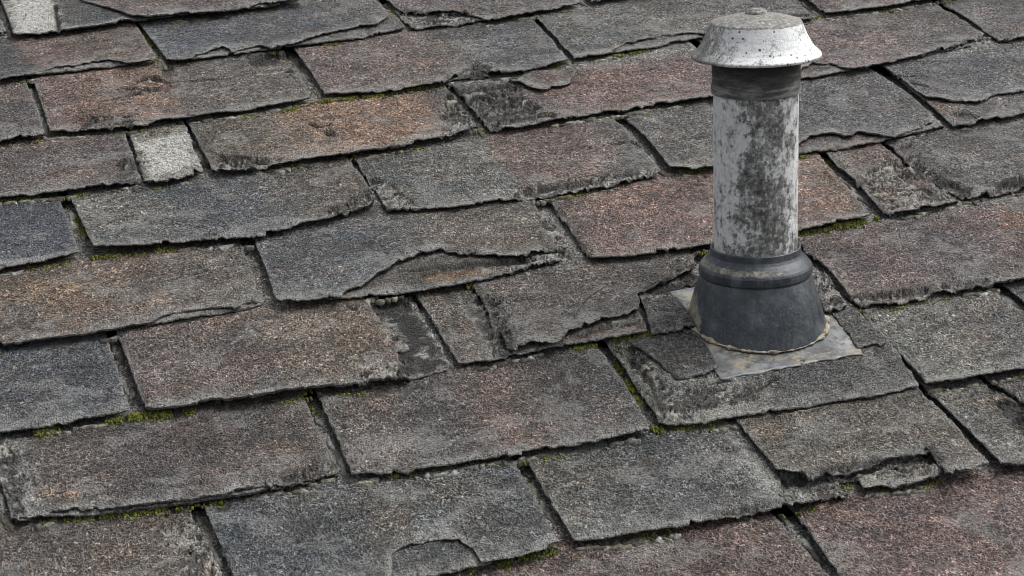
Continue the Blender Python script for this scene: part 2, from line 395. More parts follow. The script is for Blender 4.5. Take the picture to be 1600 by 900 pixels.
    for f in cracks:
        pl = np.array([cv(p) for p in f['line']])
        d = seg_dist(PP, pl, False)+.0012*nz3
        wdt = f.get('w', 2.5)*.0015
        m = np.exp(-(np.maximum(d, 0)/wdt)**2)
        z -= f.get('depth', 4.0)*.0018*m; m_b = np.maximum(m_b, .9*m)
        z += .0012*np.exp(-((d-2*wdt)/(1.5*wdt))**2)
        m_t = np.maximum(m_t, .8*m)
    for f in lichen:
        poly = np.array([cv(p) for p in f['poly']]); d = seg_dist(PP, poly, True); d = np.where(inside(PP, poly), d, -d)
        sft = f.get('soft', 12)*.001
        m_l = np.maximum(m_l, f.get('amt', 1)*sstep(-sft, sft, d+.02*nz3))
    for f in spots:
        ctr = cv(f['at']); rr = f['r']*.0009
        dd = np.hypot((u-ctr[0])/rr, (v-ctr[1])/(rr*f.get('asp', 1.0)))+.35*nz3
        m = sstep(1.1, .6, dd)*f.get('amt', .8)
        rgb = rgb*(1-m[:,None])+m[:,None]*lin(f['col'])
    m_e = np.maximum(m_e, wear*np.exp(-dB/.009)*(.6+.9*sstep(-.15, .25, fbm(u*22, v*22, 133+sd_, 3)))); m_e = np.maximum(m_e, .6*wear*np.exp(-np.minimum(dL, dR)/.003))
    m_e += .55*wear*np.exp(-dB/.03)*sstep(.0, .3, fbm(u*18, v*18, 130+sd_, 4, .65))+.4*sstep(.22, .42, fbm(u*10, v*14, 131+sd_, 4, .65))
    m_e = np.clip(m_e, 0, 1)
    z = np.maximum(z, H*(row+1-c_)+max(dz-.0095, -.0112)+.0008*nz3)
    hl = sstep(fv*.97, fv*1.06, Tf) if fv < .99 else np.zeros(len(u))      # sheltered headlap keeps its pale mineral face
    rgb = rgb*(1-.8*hl[:,None])+.8*hl[:,None]*lin((118,118,114)); m_t *= (1-.7*hl)
    EDGES.append((row, dz, np.c_[Bs], np.c_[Lt[t <= fv]], name, uv))
    # faces + walls
    idx = np.arange(nt2*ns).reshape(nt2, ns)
    Fq = np.stack([idx[:-1,:-1], idx[:-1,1:], idx[1:,1:], idx[1:,:-1]], -1).reshape(-1, 4)
    loop = np.r_[idx[::-1,0], idx[0,1:], idx[1:,-1]]                  # down the left side, along the bottom, up the right side
    nl = len(loop)
    ctr = np.array([np.mean(u[loop]), np.mean(v[loop])])
    inw = np.zeros((nl, 2)); nL = nt2; 
    inw[:nL, 0] = 1; inw[nL-1:nL-1+ns, 1] = 1; inw[nL-1+ns:, 0] = -1
    arc = np.arange(nl)*.0024
    V = [np.c_[u, v, z]]; wallF = []; prev = loop; base = len(u); Cc = [rgb]; Mm = [np.c_[m_t, m_e, m_l, m_b]]
    for j, (dzr, inn) in enumerate(((.38, -.0006), (.6, .0009), (1.0, .0030))):
        off = inn+.0012*fbm(arc*90, arc*0+j*3.3, 200+sd_+j, 3)
        pz = z[loop]-thick*dzr*(1+.25*vnoise(arc*60, arc*0, 210+sd_+j))
        V.append(np.c_[u[loop]+inw[:,0]*off, v[loop]+inw[:,1]*off, pz])
        cur = base+np.arange(nl); base += nl
        wallF.append(np.stack([prev[:-1], cur[:-1], cur[1:], prev[1:]], -1)); prev = cur
        Cc.append(rgb[loop]*(1-.15*j)); Mm.append(np.c_[np.full(nl, (.3, .75, .8)[j]), m_e[loop]*(1.0 if j == 0 else .15), m_l[loop]*.3, np.full(nl, (.0, .9, 1.0)[j])])  # lower wall rings painted near-black: undercut shade put into the colour
    Vv = np.vstack(V); Ff = np.vstack([Fq]+wallF)
    loc = np.array([B[:,0].mean(), B[:,1].mean(), H+dz])
    ploc = np.array(parent['_loc']) if parent is not None and '_loc' in parent else np.zeros(3)
    o = mesh_obj(name, Vv, Ff, M_SH, None, loc)
    o.parent = parent if parent is not None else roof
    o.location = loc-ploc
    color_attr(o, 'col', np.clip(np.vstack(Cc), .004, .8)); color_attr(o, 'mask', np.clip(np.vstack(Mm), 0, 1))
    o['_loc'] = [float(x) for x in loc]
    if label: o['label'] = label
    if parent is None: SPANS.setdefault(row, []).append((float(B[:,0].min()), float(B[:,0].max())))
    return o

# colours (sRGB as seen under the even overcast light)
G=(96,95,92); D=(78,79,80); BL=(82,86,92); N=(102,92,84); RD=(110,92,86); TN=(116,102,90); OR=(130,106,88); KB=(84,76,71); PB=(98,90,86)
def one(c): return [(0, c), (1, c)]
def T(poly, **k): return dict(poly=poly, **k)
def K(line, **k): return dict(line=line, **k)

def low(parent, row, bottom, col, dz=-.005, **k):
    """torn-off strip: the layer below shows past the broken edge of the layer above"""
    B = [on_course(x, y, row, dz) for x, y in bottom]
    kw = dict(base_torn=.35, wear=.9, thick=.006); kw.update(k)
    for key in ('torn', 'cracks', 'lichen', 'spots'):
        if key in kw: raise ValueError(key)
    return piece(row, [B[0], B[0]+np.array([0, .11])], B, [B[-1], B[-1]+np.array([0, .11])], col, name='lower_layer', parent=parent, dz=dz, ext=-6, uv=True, **kw)
# course A (topmost in view)
piece(9, [(-300,90),(-340,30)], [(-300,90),(-150,70),(0,50),(13,47)], [(13,47),(-2,12)], one(D))
a1 = piece(9, [(210,26),(180,14),(130,0),(90,-30)], [(210,26),(260,23),(300,20),(360,13),(405,5),(480,-5)], [(480,-5),(440,-45)], one(PB), dz=.005, lift=(.003,0,0))
piece(9, [(22,52),(8,14),(-10,-25)], [(22,52),(60,50),(90,46),(140,40),(213,29),(330,18),(440,4)], [(440,4),(400,-35)], [(0,(120,118,112)),(.14,(120,118,112)),(.2,(84,84,84)),(1,(84,84,84))], name='lower_layer', parent=a1, base_torn=.35,
      lichen=[T([(12,2),(85,-5),(90,46),(24,52)])], cracks=[K([(92,50),(86,10)])])
piece(9, [(492,-8),(450,-50)], [(492,-8),(700,-38),(900,-68)], [(900,-68),(850,-110)], one(G))
# course B
b0 = piece(8, [(-220,152),(-262,85)], [(-220,152),(0,122),(62,112),(72,107),(85,103),(120,100),(150,94),(178,93),(200,97),(248,90)], [(248,90),(232,62),(213,32)], [(0,D),(.52,D),(.6,RD),(.8,N),(1,PB)], thick=.004)
low(b0, 8, [(40,117),(62,114),(120,107),(170,101),(215,95)], one((104,100,95)))
b1 = piece(8, [(262,93),(245,70),(218,36)], [(262,93),(300,90),(312,82),(330,78),(346,73),(362,78),(380,74),(400,70),(425,73),(462,68),(480,62),(505,52),(525,49),(540,45),(560,41),(580,40),(592,37),(612,24)], [(612,23),(600,10),(588,-2)], [(0,(92,96,100)),(.4,(88,90,94)),(1,(96,95,93))], thick=.004, lift=(0,.003,.001))
low(b1, 8, [(295,91),(330,87),(400,77),(440,71)], one((128,128,126)))
low(b1, 8, [(445,71),(480,67),(520,62),(575,54),(633,41)], one((104,104,103)))
b2 = piece(8, [(624,14),(604,-2)], [(624,14),(640,16),(665,18),(690,16),(728,17),(740,24),(758,30),(790,24),(830,17),(910,2)], [(910,2),(875,-32)], [(0,(104,98,94)),(1,(98,94,92))], thick=.005, lift=(.002,0,0))
low(b2, 8, [(643,42),(700,37),(735,33),(770,27)], [(0,(104,92,88)),(.4,(112,100,94)),(.5,(140,140,136)),(1,(140,140,136))])
piece(8, [(925,0),(890,-38)], [(925,0),(1100,-27),(1320,-60)], [(1320,-60),(1270,-100)], one(G))
# course C
piece(7, [(-330,270),(-375,190)], [(-330,270),(0,217),(40,211),(74,206)], [(74,204),(62,165),(44,124)], one((98,91,88)))
piece(7, [(78,203),(65,160),(52,124)], [(78,203),(130,201),(200,195),(290,180),(350,173),(420,163),(488,150)], [(488,150),(470,110),(448,80)],
      [(0,(112,94,88)),(.2,(118,98,88)),(.47,(124,104,90)),(.52,(102,96,90)),(1,(102,96,90))],
      cracks=[K([(215,128),(240,122),(258,127)],w=3), K([(188,138),(215,140),(250,137)],w=2.5), K([(178,156),(200,150),(216,146)],w=2.5), K([(300,128),(340,124)],w=1.5), K([(225,122),(262,129)],w=3.5), K([(200,139),(244,141)],w=3), K([(196,152),(212,148)],w=3)],
      torn=[T([(250,106),(272,104),(277,118),(262,128),(252,120)], depth=2.5), T([(386,88),(448,82),(468,96),(430,112),(398,106)], depth=2.5)])
c2 = piece(7, [(508,144),(482,105),(458,74)], [(508,144),(560,142),(620,137),(680,127),(696,123),(712,114),(738,104),(762,110),(782,112),(800,110),(850,102),(891,92)], [(891,90),(862,55),(827,22)],
      [(0,(108,96,92)),(.45,(108,98,92)),(.6,(100,98,94)),(.8,(92,93,95)),(1,(90,91,93))], cracks=[K([(700,126),(725,112),(745,106)],w=1.5)], lift=(0,.002,0), thick=.005)
low(c2, 7, [(675,128),(720,121),(760,116),(805,109)], [(0,(130,128,124)),(.5,(120,118,114)),(.6,(92,90,88)),(1,(92,90,88))])
c3 = piece(7, [(898,88),(872,60),(830,19)], [(898,88),(955,80),(968,69),(985,66),(1005,62),(1035,55),(1060,50),(1078,49),(1100,51),(1112,52),(1180,40),(1275,24)], [(1275,24),(1255,8),(1228,-16)], [(0,(102,103,100)),(.5,(102,101,97)),(1,(94,92,92))],
      torn=[T([(1195,36),(1240,22),(1272,22),(1240,30)], depth=2)], thick=.005)
low(c3, 7, [(930,84),(960,80),(1010,73),(1060,63),(1125,50)], one((108,106,102)))
piece(7, [(1292,19),(1272,5),(1248,-12)], [(1292,19),(1380,8),(1460,-5),(1640,-32)], [(1640,-32),(1600,-70)], one((108,98,94)))
piece(7, [(1655,-34),(1610,-72)], [(1655,-34),(2050,-95)], [(2050,-95),(1990,-135)], one(G))
# course D
piece(6, [(-100,324),(-130,240)], [(-100,322),(0,305),(80,298),(140,291),(180,285),(222,277)], [(222,275),(217,252),(205,225),(198,200)], [(0,(100,92,90)),(.7,(106,96,92)),(1,(96,90,88))],
      torn=[T([(182,284),(195,262),(212,244),(224,262),(222,278)], depth=2.5, pale=.3)])
piece(6, [(225,284),(215,245),(199,198)], [(225,284),(270,279),(322,267)], [(322,265),(306,225),(289,188)], one((118,114,102)), dz=-.001,
      lichen=[T([(214,225),(292,205),(312,258),(234,278)], soft=14)], label='pale lichen-crusted shingle piece', rough=2.5, relief=1.8)
piece(6, [(333,265),(315,230),(293,190)], [(333,265),(400,259),(460,249),(540,238),(620,226),(690,213),(749,197)], [(749,195),(726,165),(700,134)],
      [(0,(98,93,84)),(.28,(104,96,86)),(.38,(130,107,90)),(.6,(134,110,92)),(.86,(128,106,90)),(.93,(104,97,88)),(1,(102,96,88))],
      torn=[T([(505,205),(520,203),(528,214),(512,215)], depth=4, trench=3, rag=.5)], cracks=[K([(483,194),(500,199),(512,197)],w=2.5), K([(700,150),(716,152)],w=2.5), K([(696,164),(716,160)],w=2.5), K([(690,182),(708,174)],w=2.5), K([(690,205),(712,190)],w=2),K([(345,245),(420,250)],w=2,depth=3)], lift=(0,.003,0))
piece(6, [(764,198),(740,170),(715,140)], [(764,198),(800,196),(850,187),(920,175),(980,170),(1040,158),(1110,148),(1166,139)], [(1166,139),(1140,112),(1112,88)],
      [(0,(86,88,92)),(.17,(92,90,90)),(.3,(112,96,88)),(.5,(118,98,90)),(1,(112,96,92))],
      torn=[T([(806,182),(838,176),(842,186),(815,190)], depth=3, col=(100,80,70)), T([(850,176),(870,178),(866,183),(852,182)], depth=3), T([(868,112),(905,106),(900,120),(880,124)], depth=3)],
      cracks=[K([(735,152),(780,155),(800,165)],w=2)])
piece(6, [(800,129),(812,120),(822,112)], [(800,129),(815,135),(832,142),(850,139),(872,138),(888,133)], [(888,133),(893,122),(902,110)], [(0,(70,64,60)),(.5,(98,80,70)),(1,(70,64,60))], name='shingle_flake', dz=.003, thick=.004, ext=-6, lift=(.003,.001,.002), rough=2.2)
d3 = piece(6, [(1176,137),(1150,112),(1122,86)], [(1176,137),(1240,125),(1250,108),(1264,99),(1300,97),(1316,105),(1335,107),(1350,104),(1400,93),(1440,84),(1462,76),(1480,74),(1500,68),(1514,60),(1544,53)], [(1544,52),(1510,32),(1453,-4)],
      [(0,RD),(.5,(112,98,94)),(.75,(102,96,93)),(1,(98,94,92))], thick=.005)
low(d3, 6, [(1215,130),(1250,123),(1300,113),(1355,103)], one((112,102,96)))
low(d3, 6, [(1425,87),(1440,84),(1500,74),(1550,60)], one((88,86,84)))
piece(6, [(1563,62),(1522,34),(1464,-2)], [(1563,62),(1640,48),(1800,22),(2000,-10)], [(2000,-10),(1900,-70)], one((98,94,93)))
# course E
piece(5, [(-250,456),(-300,350)], [(-250,456),(0,416),(60,406),(127,391)], [(127,389),(112,345),(95,305)], one((74,78,86)))
piece(5, [(146,387),(130,350),(109,305)], [(146,387),(200,385),(260,379),(330,374),(400,369),(470,351),(520,342),(545,330),(575,326),(590,313)], [(590,312),(572,280),(545,244)],
      [(0,(104,102,96)),(.3,(98,99,98)),(.42,(84,87,92)),(.62,(92,94,95)),(.75,(100,95,88)),(1,(98,93,86))],
      torn=[T([(505,338),(545,318),(590,308),(592,316),(545,335)], depth=2.5)], lift=(.004,.012,0))
piece(5, [(607,327),(580,285),(550,241)], [(607,327),(680,323),(740,318),(800,309),(860,299),(940,287),(1036,265)], [(1036,263),(1005,225),(963,182)],
      [(0,(96,97,93)),(.46,(102,101,96)),(.5,(108,97,90)),(.75,(114,99,92)),(.92,(100,96,92)),(1,(98,96,92))],
      torn=[T([(805,308),(830,294),(900,283),(960,278),(900,292)], depth=2.5, pale=.5)], cracks=[K([(958,225),(985,222),(1002,228)],w=2)])
e3 = piece(5, [(1049,262),(1012,215),(972,178)], [(1049,262),(1110,258),(1180,247),(1232,242),(1246,223),(1266,212),(1300,206),(1318,212),(1345,207),(1372,211),(1400,213),(1412,206),(1424,202),(1446,195),(1466,184)], [(1466,183),(1430,150),(1366,108)],
      [(0,(102,100,95)),(.35,(98,97,95)),(.6,(94,94,96)),(1,(96,95,94))], thick=.005, lift=(0,0,.002))
low(e3, 5, [(1200,247),(1250,240),(1300,231),(1370,219),(1418,209)], one((108,96,90)))
low(e3, 5, [(1395,214),(1430,206),(1478,195)], one((124,120,114)))
e4 = piece(5, [(1446,152),(1415,128),(1380,103)], [(1446,152),(1470,156),(1500,159),(1530,161),(1552,148),(1600,141),(1700,126),(1900,95)], [(1900,95),(1800,40)], one((94,94,95)), dz=.004, thick=.004, cracks=[K([(1400,120),(1430,120)],w=2), K([(1425,130),(1446,136)],w=2.5)], lift=(.003,0,0))
piece(5, [(1490,193),(1445,155),(1380,103)], [(1490,193),(1540,187),(1600,173),(1800,140),(1960,112)], [(1960,112),(1850,40)], [(0,(112,100,92)),(.15,(100,96,93)),(1,(96,95,94))], name='lower_layer', parent=e4, dz=-.001,
      torn=[T([(1485,178),(1510,172),(1530,182),(1500,190)], depth=2.5)])
# course F
f0 = piece(4, [(-120,555),(-160,440)], [(-120,553),(0,535),(60,530),(140,519),(200,508),(232,503),(250,494),(272,486),(300,483),(330,478),(365,479),(410,468)], [(410,467),(400,430),(380,376)], [(0,(112,100,89)),(.55,(110,98,88)),(.8,(106,98,90)),(1,(108,104,97))],
      spots=[dict(at=(80,455),r=60,col=(122,104,84),amt=.5)], thick=.0045)
low(f0, 4, [(205,508),(240,504),(300,494),(360,484),(413,472)], one((98,96,92)))
f1 = piece(4, [(432,468),(416,420),(396,372)], [(432,468),(480,467),(530,462),(550,448),(575,440),(590,428),(620,410),(650,397),(690,388),(705,393),(730,396),(790,400),(850,394),(893,386)], [(893,386),(872,350),(829,309)],
      [(0,(94,96,95)),(.3,(90,92,94)),(.5,(96,95,92)),(.62,(104,97,89)),(1,(102,97,90))], dz=.004, thick=.004, lift=(0,.002,.004))
piece(4, [(470,466),(450,420),(420,372)], [(470,466),(532,464),(600,457),(660,449),(740,438),(800,424),(850,410),(896,402)], [(896,400),(872,350),(829,309)], one((88,84,78)), name='lower_layer', parent=f1, dz=-.003, base_torn=.45,
      torn=[T([(650,432),(690,420),(740,414),(780,408),(850,404),(800,418),(740,432),(680,440)], depth=2.5, trench=3, col=(120,96,70), bare=.45)], cracks=[K([(640,425),(690,418),(760,410),(830,408)],w=2.5)], lichen=[T([(755,420),(850,402),(892,398),(850,412)], amt=.7)])
piece(4, [(922,402),(890,355),(855,307)], [(922,402),(980,400),(1040,392),(1110,378),(1180,368),(1250,357),(1363,333)], [(1363,331),(1320,280),(1280,236)], [(0,(108,95,89)),(.2,(118,98,90)),(.7,(120,100,92)),(.85,(130,108,95)),(1,(118,103,92))], lift=(.003,0,0))
piece(4, [(1382,330),(1336,280),(1288,236)], [(1382,330),(1430,326),(1470,318),(1505,306)], [(1505,304),(1440,268),(1383,226)], [(0,(104,95,87)),(1,(108,96,88))],
      torn=[T([(1360,270),(1400,258),(1425,275),(1440,292),(1420,300),(1390,285)], depth=2.5, pale=.5)], cracks=[K([(1330,290),(1350,283),(1362,288)],w=3), K([(1405,292),(1440,290),(1470,306)],w=3)], lichen=[T([(1380,318),(1440,300),(1490,305),(1430,325)], amt=.6)])
piece(4, [(1512,306),(1476,287),(1440,271),(1388,224)], [(1512,306),(1560,297),(1600,288),(1800,255),(1900,240)], [(1900,240),(1780,160)], [(0,(100,97,95)),(1,(96,95,94))],
      torn=[T([(1400,232),(1425,222),(1432,232),(1412,240)], depth=2.5, col=(104,86,80)), T([(1440,282),(1480,284),(1520,296),(1510,304)], depth=3, pale=.5), T([(1545,298),(1570,286),(1602,276),(1604,288)], depth=3)])
# course G
piece(3, [(-260,714),(-300,590)], [(-260,712),(0,672),(100,658),(207,636)], [(207,634),(190,580),(171,522)], one((82,85,89)))
g1 = piece(3, [(229,636),(206,580),(184,520)], [(229,636),(300,630),(380,619),(470,605),(520,600),(600,592),(648,587)], [(648,586),(626,556),(625,546),(644,534),(628,515),(600,499),(580,473)],
      [(0,(106,95,91)),(.3,(108,97,91)),(.52,(104,95,88)),(.56,(114,104,93)),(.85,(112,101,90)),(1,(106,98,90))], torn=[T([(540,478),(558,478),(556,486)], depth=3)], dz=.003, thick=.006,
      lichen=[T([(596,500),(642,532),(626,548),(600,520)], amt=.5, soft=8)])
piece(3, [(560,597),(545,540),(520,480)], [(560,597),(600,593),(660,586),(702,573)], [(702,571),(672,510),(640,461)], [(0,(84,82,78)),(1,(70,70,68))], name='lower_layer', parent=g1, dz=-.0075, thick=.004, base_torn=.9, base_bit=.9, relief=2.5,  # the shade of this torn hole is painted in as near-black
      lichen=[T([(640,470),(650,475),(690,545),(682,550)], amt=1, soft=5), T([(645,552),(665,542),(690,538),(694,545),(660,556)], amt=.7, soft=3)],
      cracks=[K([(640,540),(665,528),(690,530)],w=4), K([(640,565),(690,560)],w=3)], torn=[T([(590,478),(638,470),(655,500),(664,530),(645,532),(606,498)], depth=2.5, trench=3)])
g2 = piece(3, [(797,546),(786,520),(768,497),(757,470),(742,450),(730,436)], [(797,546),(830,540),(872,533),(884,515),(905,512),(930,500),(985,486),(1004,480)], [(1004,480),(1000,456),(1040,434),(1092,412),(1080,384)],
      [(0,(94,89,83)),(.15,(98,92,87)),(.7,(96,91,87)),(1,(92,88,84))], dz=.003, thick=.005, ext=5.0, rough=1.6, lift=(.001,0,.003),
      torn=[T([(760,470),(785,470),(800,500),(790,515),(775,500)], depth=1.6, bare=.6), T([(800,470),(830,463),(842,470),(815,478)], depth=1.2, bare=.5, trench=1)])
piece(3, [(717,566),(686,515),(652,461)], [(717,566),(760,562),(800,554),(860,541),(930,530),(1000,518),(1012,515)], [(1012,515),(990,470),(955,420)],
      [(0,(110,101,92)),(.2,(102,96,89)),(.3,(84,78,72)),(1,(84,76,70))], name='lower_layer', parent=g2, dz=-.003,
      torn=[T([(890,528),(930,514),(1000,500),(1008,512),(930,528)], depth=1.5, col=(112,80,62), bare=.3), T([(720,470),(745,465),(762,500),(782,540),(790,556),(768,556),(750,520)], depth=2, bare=.8, pale=.4)], lichen=[T([(950,505),(985,495),(1000,503),(960,512)], amt=.7)])
low(g2, 3, [(1012,456),(1050,449),(1098,438)], one((60,58,56)), dz=-.006, base_bit=.9, base_torn=.9, wear=.3)  # added near-black strip: shade of the gap painted as a layer
piece(3, [(1019,520),(1008,480),(985,436)], [(1019,520),(1060,514),(1091,508)], [(1091,507),(1072,475),(1040,436)], one((86,84,81)), dz=-.001, ext=4.1, torn=[T([(1000,450),(1035,438),(1050,455),(1020,468)], depth=2)], wear=.5)
piece(3, [(1290,486),(1272,440),(1246,398)], [(1290,486),(1312,482),(1330,476)], [(1330,474),(1296,425),(1254,384)], one((74,70,64)), dz=-.002, ext=4.1, base_torn=.5, lichen=[T([(1258,405),(1275,402),(1320,460),(1300,465)], amt=.7)], relief=2.0, name='shingle')
piece(3, [(1338,471),(1296,420),(1246,376)], [(1338,471),(1400,468),(1460,456),(1540,443),(1600,432),(1850,395)], [(1850,395),(1740,300)], [(0,(104,94,90)),(.2,(108,95,91)),(.35,(96,90,91)),(.55,(104,92,90)),(1,(104,92,88))],
      torn=[T([(1330,462),(1390,455),(1450,450),(1500,440),(1560,436),(1480,452),(1400,468)], depth=2, pale=.5)], spots=[dict(at=(1590,345),r=40,col=(128,98,80),amt=.6)])
# course H
piece(2, [(-400,882),(-440,750)], [(-400,882),(-200,848),(-4,816)], [(-4,814),(-22,760),(-62,690)], one(G))
h0 = piece(2, [(19,806),(6,765),(-27,682)], [(19,806),(60,802),(120,796),(200,788),(280,779),(350,771),(400,763),(440,756),(475,748),(490,739),(526,727)], [(526,726),(506,680),(477,611)],
      [(0,(108,110,108)),(.09,(100,98,95)),(.16,(94,87,82)),(.4,(84,79,77)),(.6,(92,83,80)),(.85,(94,87,82)),(1,(94,87,82))], thick=.0045,
      spots=[dict(at=(110,772),r=14,col=(138,112,90),amt=.5), dict(at=(75,770),r=12,col=(130,110,90),amt=.5)], lichen=[T([(-20,690),(30,690),(50,800),(15,806)], amt=.55)])
low(h0, 2, [(19,813),(80,806),(160,800),(260,788),(350,776),(420,764)], one((84,84,82)))
low(h0, 2, [(425,764),(470,752),(530,736)], one((98,84,74)))
piece(2, [(549,736),(526,680),(494,609)], [(549,736),(620,733),(700,722),(790,706),(796,711),(860,698),(940,684),(1021,666)], [(1021,664),(986,605),(941,545)],
      [(0,(106,101,95)),(.15,(108,101,95)),(.33,(92,89,88)),(.48,(106,95,89)),(.58,(112,98,90)),(.75,(92,87,84)),(1,(92,87,84))])
piece(2, [(1034,660),(1002,610),(955,544)], [(1034,660),(1100,656),(1180,645),(1280,628),(1360,617),(1442,600)], [(1442,598),(1416,560),(1388,525),(1342,480)],
      [(0,(110,110,98)),(.25,(104,104,96)),(.45,(94,94,91)),(.6,(84,84,83)),(1,(92,92,90))],
      lichen=[T([(990,565),(1010,590),(1120,592),(1190,610),(1170,640),(1040,655)], amt=.5, soft=20)], cracks=[K([(985,560),(1015,590),(1030,620)],w=3), K([(1085,600),(1140,595)],w=2), K([(1180,610),(1215,590)],w=2)], spots=[dict(at=(1230,600),r=30,col=(70,70,70))])
piece(2, [(1060,589),(1024,560),(984,531)], [(1060,589),(1100,582),(1127,571)], [(1127,570),(1112,540),(1088,512)], one((80,80,79)), dz=.006, ext=3.02, thick=.006, wear=.4)
piece(2, [(1341,542),(1320,512),(1300,489)], [(1341,542),(1365,540),(1390,536)], [(1390,535),(1366,505),(1344,482)], one((80,79,77)), dz=.005, ext=3.02, thick=.005, wear=.4)
piece(2, [(1447,598),(1396,540),(1341,479)], [(1447,598),(1500,592),(1600,573),(1680,560)], [(1680,558),(1605,490),(1543,443)], [(0,(106,106,99)),(.5,(108,106,100)),(1,(104,100,95))], lift=(.003,0,0))
piece(2, [(1702,556),(1625,490),(1564,440)], [(1702,556),(1800,541),(2050,502)], [(2050,502),(1920,400)], one((88,89,92)))
# course I
piece(1, [(-150,1027),(-172,860)], [(-150,1025),(100,985),(377,946)], [(377,944),(338,860),(300,790)], [(0,(100,92,86)),(.6,(100,93,87)),(1,(106,98,88))], lichen=[T([(255,840),(310,800),(350,880),(340,905),(290,900)], amt=.4)], relief=1.2)
i1 = piece(1, [(396,945),(357,880),(319,790)], [(396,945),(560,916),(606,907),(614,888),(612,866),(622,856),(640,850),(665,843),(690,840),(718,844),(735,852),(743,862),(752,878),(800,870),(882,846)], [(882,843),(850,790),(805,716)],
      [(0,(86,89,92)),(.3,(92,94,94)),(.5,(102,101,96)),(.75,(96,96,93)),(1,(88,90,91))], thick=.0035)
low(i1, 1, [(580,912),(640,901),(700,890),(770,877)], one((90,91,91)), dz=-.0035, base_torn=.1)
piece(1, [(898,843),(857,775),(820,714)], [(898,843),(950,838),(1030,825),(1100,812),(1180,798),(1250,786),(1333,766)], [(1333,764),(1262,695),(1200,640)],
      [(0,(104,104,97)),(.25,(92,93,91)),(.5,(90,92,92)),(.8,(100,100,95)),(1,(92,88,82))],
      torn=[T([(1120,803),(1160,792),(1200,790),(1180,800)], depth=3), T([(1220,740),(1300,738),(1330,755),(1328,765),(1270,775),(1225,770)], depth=2.5, pale=.5, bare=.7), T([(1275,758),(1300,752),(1325,752),(1322,762),(1285,770)], depth=1, col=(112,82,66), bare=.3)], lichen=[T([(1150,690),(1200,730),(1230,780),(1190,780)], amt=.5)])
piece(1, [(1353,764),(1330,735),(1290,690)], [(1353,764),(1400,757),(1440,749),(1479,738)], [(1479,737),(1450,700),(1400,650)], one((110,104,90)), dz=-.001)
piece(1, [(1218,738),(1186,700),(1151,656)], [(1218,738),(1245,736),(1262,746),(1290,738),(1330,735),(1365,724),(1388,716),(1420,715),(1452,708),(1458,714),(1478,738),(1510,732),(1551,721)], [(1551,719),(1500,665),(1442,605)],
      [(0,(106,101,91)),(.5,(106,100,91)),(.75,(100,94,87)),(1,(104,98,90))], dz=.006, thick=.004, ext=2.6, torn=[T([(1390,628),(1440,612),(1462,640),(1420,650)], depth=1.5, bare=.3, trench=.6)], lift=(.002,0,.004))
piece(1, [(1300,744),(1290,735),(1280,725)], [(1300,744),(1330,742),(1365,732),(1420,724),(1455,716)], [(1455,715),(1440,705),(1420,690)], one((120,120,116)), name='shingle_flake', dz=.001, ext=1.6, base_torn=.4, step=(2.2,1.8))
piece(1, [(1567,727),(1512,670),(1446,605)], [(1567,727),(1600,724),(1660,714),(1740,700)], [(1740,698),(1640,655),(1530,590)], [(0,(108,106,99)),(1,(102,99,94))], lift=(.003,0,0))
piece(1, [(1760,698),(1650,655),(1540,588)], [(1760,698),(1900,676),(2100,645)], [(2100,645),(1950,520)], one((90,86,84)), torn=[T([(1545,600),(1580,620),(1590,650),(1570,640)], depth=3)])
# course J
piece(0, [(640,1066),(600,985),(545,905)], [(640,1066),(1000,1010),(1348,953)], [(1348,951),(1302,898),(1214,803)], [(0,(96,84,80)),(.5,(96,86,82)),(.8,(110,95,89)),(1,(104,92,85))])
piece(0, [(1366,950),(1314,898),(1241,796)], [(1366,950),(1600,912),(1900,866)], [(1900,866),(1740,720)], [(0,(108,92,86)),(.3,(110,94,88)),(1,(106,92,88))])
piece(0, [(190,1150),(160,1060),(120,980)], [(190,1150),(400,1108),(620,1070)], [(620,1068),(575,985),(525,905)], one(N))

# courses that run on beyond the picture
pal = [G, D, BL, N, RD, TN, PB, (92,92,90), (106,97,90)]
for k in range(-3, 14):
    sp = SPANS.get(k, []); lo = min([a for a, _ in sp], default=None); hi = max([b for _, b in sp], default=None)
    runs = []
    if lo is None: runs.append((-1.7-.2*rng.random(), 1.75))
    else: runs += [(-1.7-.2*rng.random(), lo-.012), (hi+.012, 1.75)]
    for a, b in runs:
        if b-a < .1: continue
        n = max(1, round((b-a)/.46)); cuts = np.linspace(a, b, n+1); cuts[1:-1] += rng.uniform(-.05, .05, n-1)
        for i in range(n):
            u0, u1 = cuts[i]+.006, cuts[i+1]-.006
            c0, c1 = pal[rng.integers(len(pal))], pal[rng.integers(len(pal))]
            vb = lambda u: rowv(k, u)+.002*rng.standard_normal()
            v0, v1 = vb(u0), vb(u1); vt = rowv(k+1, u0)+.004
            piece(k, [(u0, v0), (u0, vt)], [(u0, v0), ((u0+u1)/2, (v0+v1)/2), (u1, v1)], [(u1, v1), (u1, rowv(k+1, u1)+.004)],
                  [(0, c0), (.5, c0), (.6, c1), (1, c1)], uv=True, step=(6, 5), ext=min(k+2.0, 14))

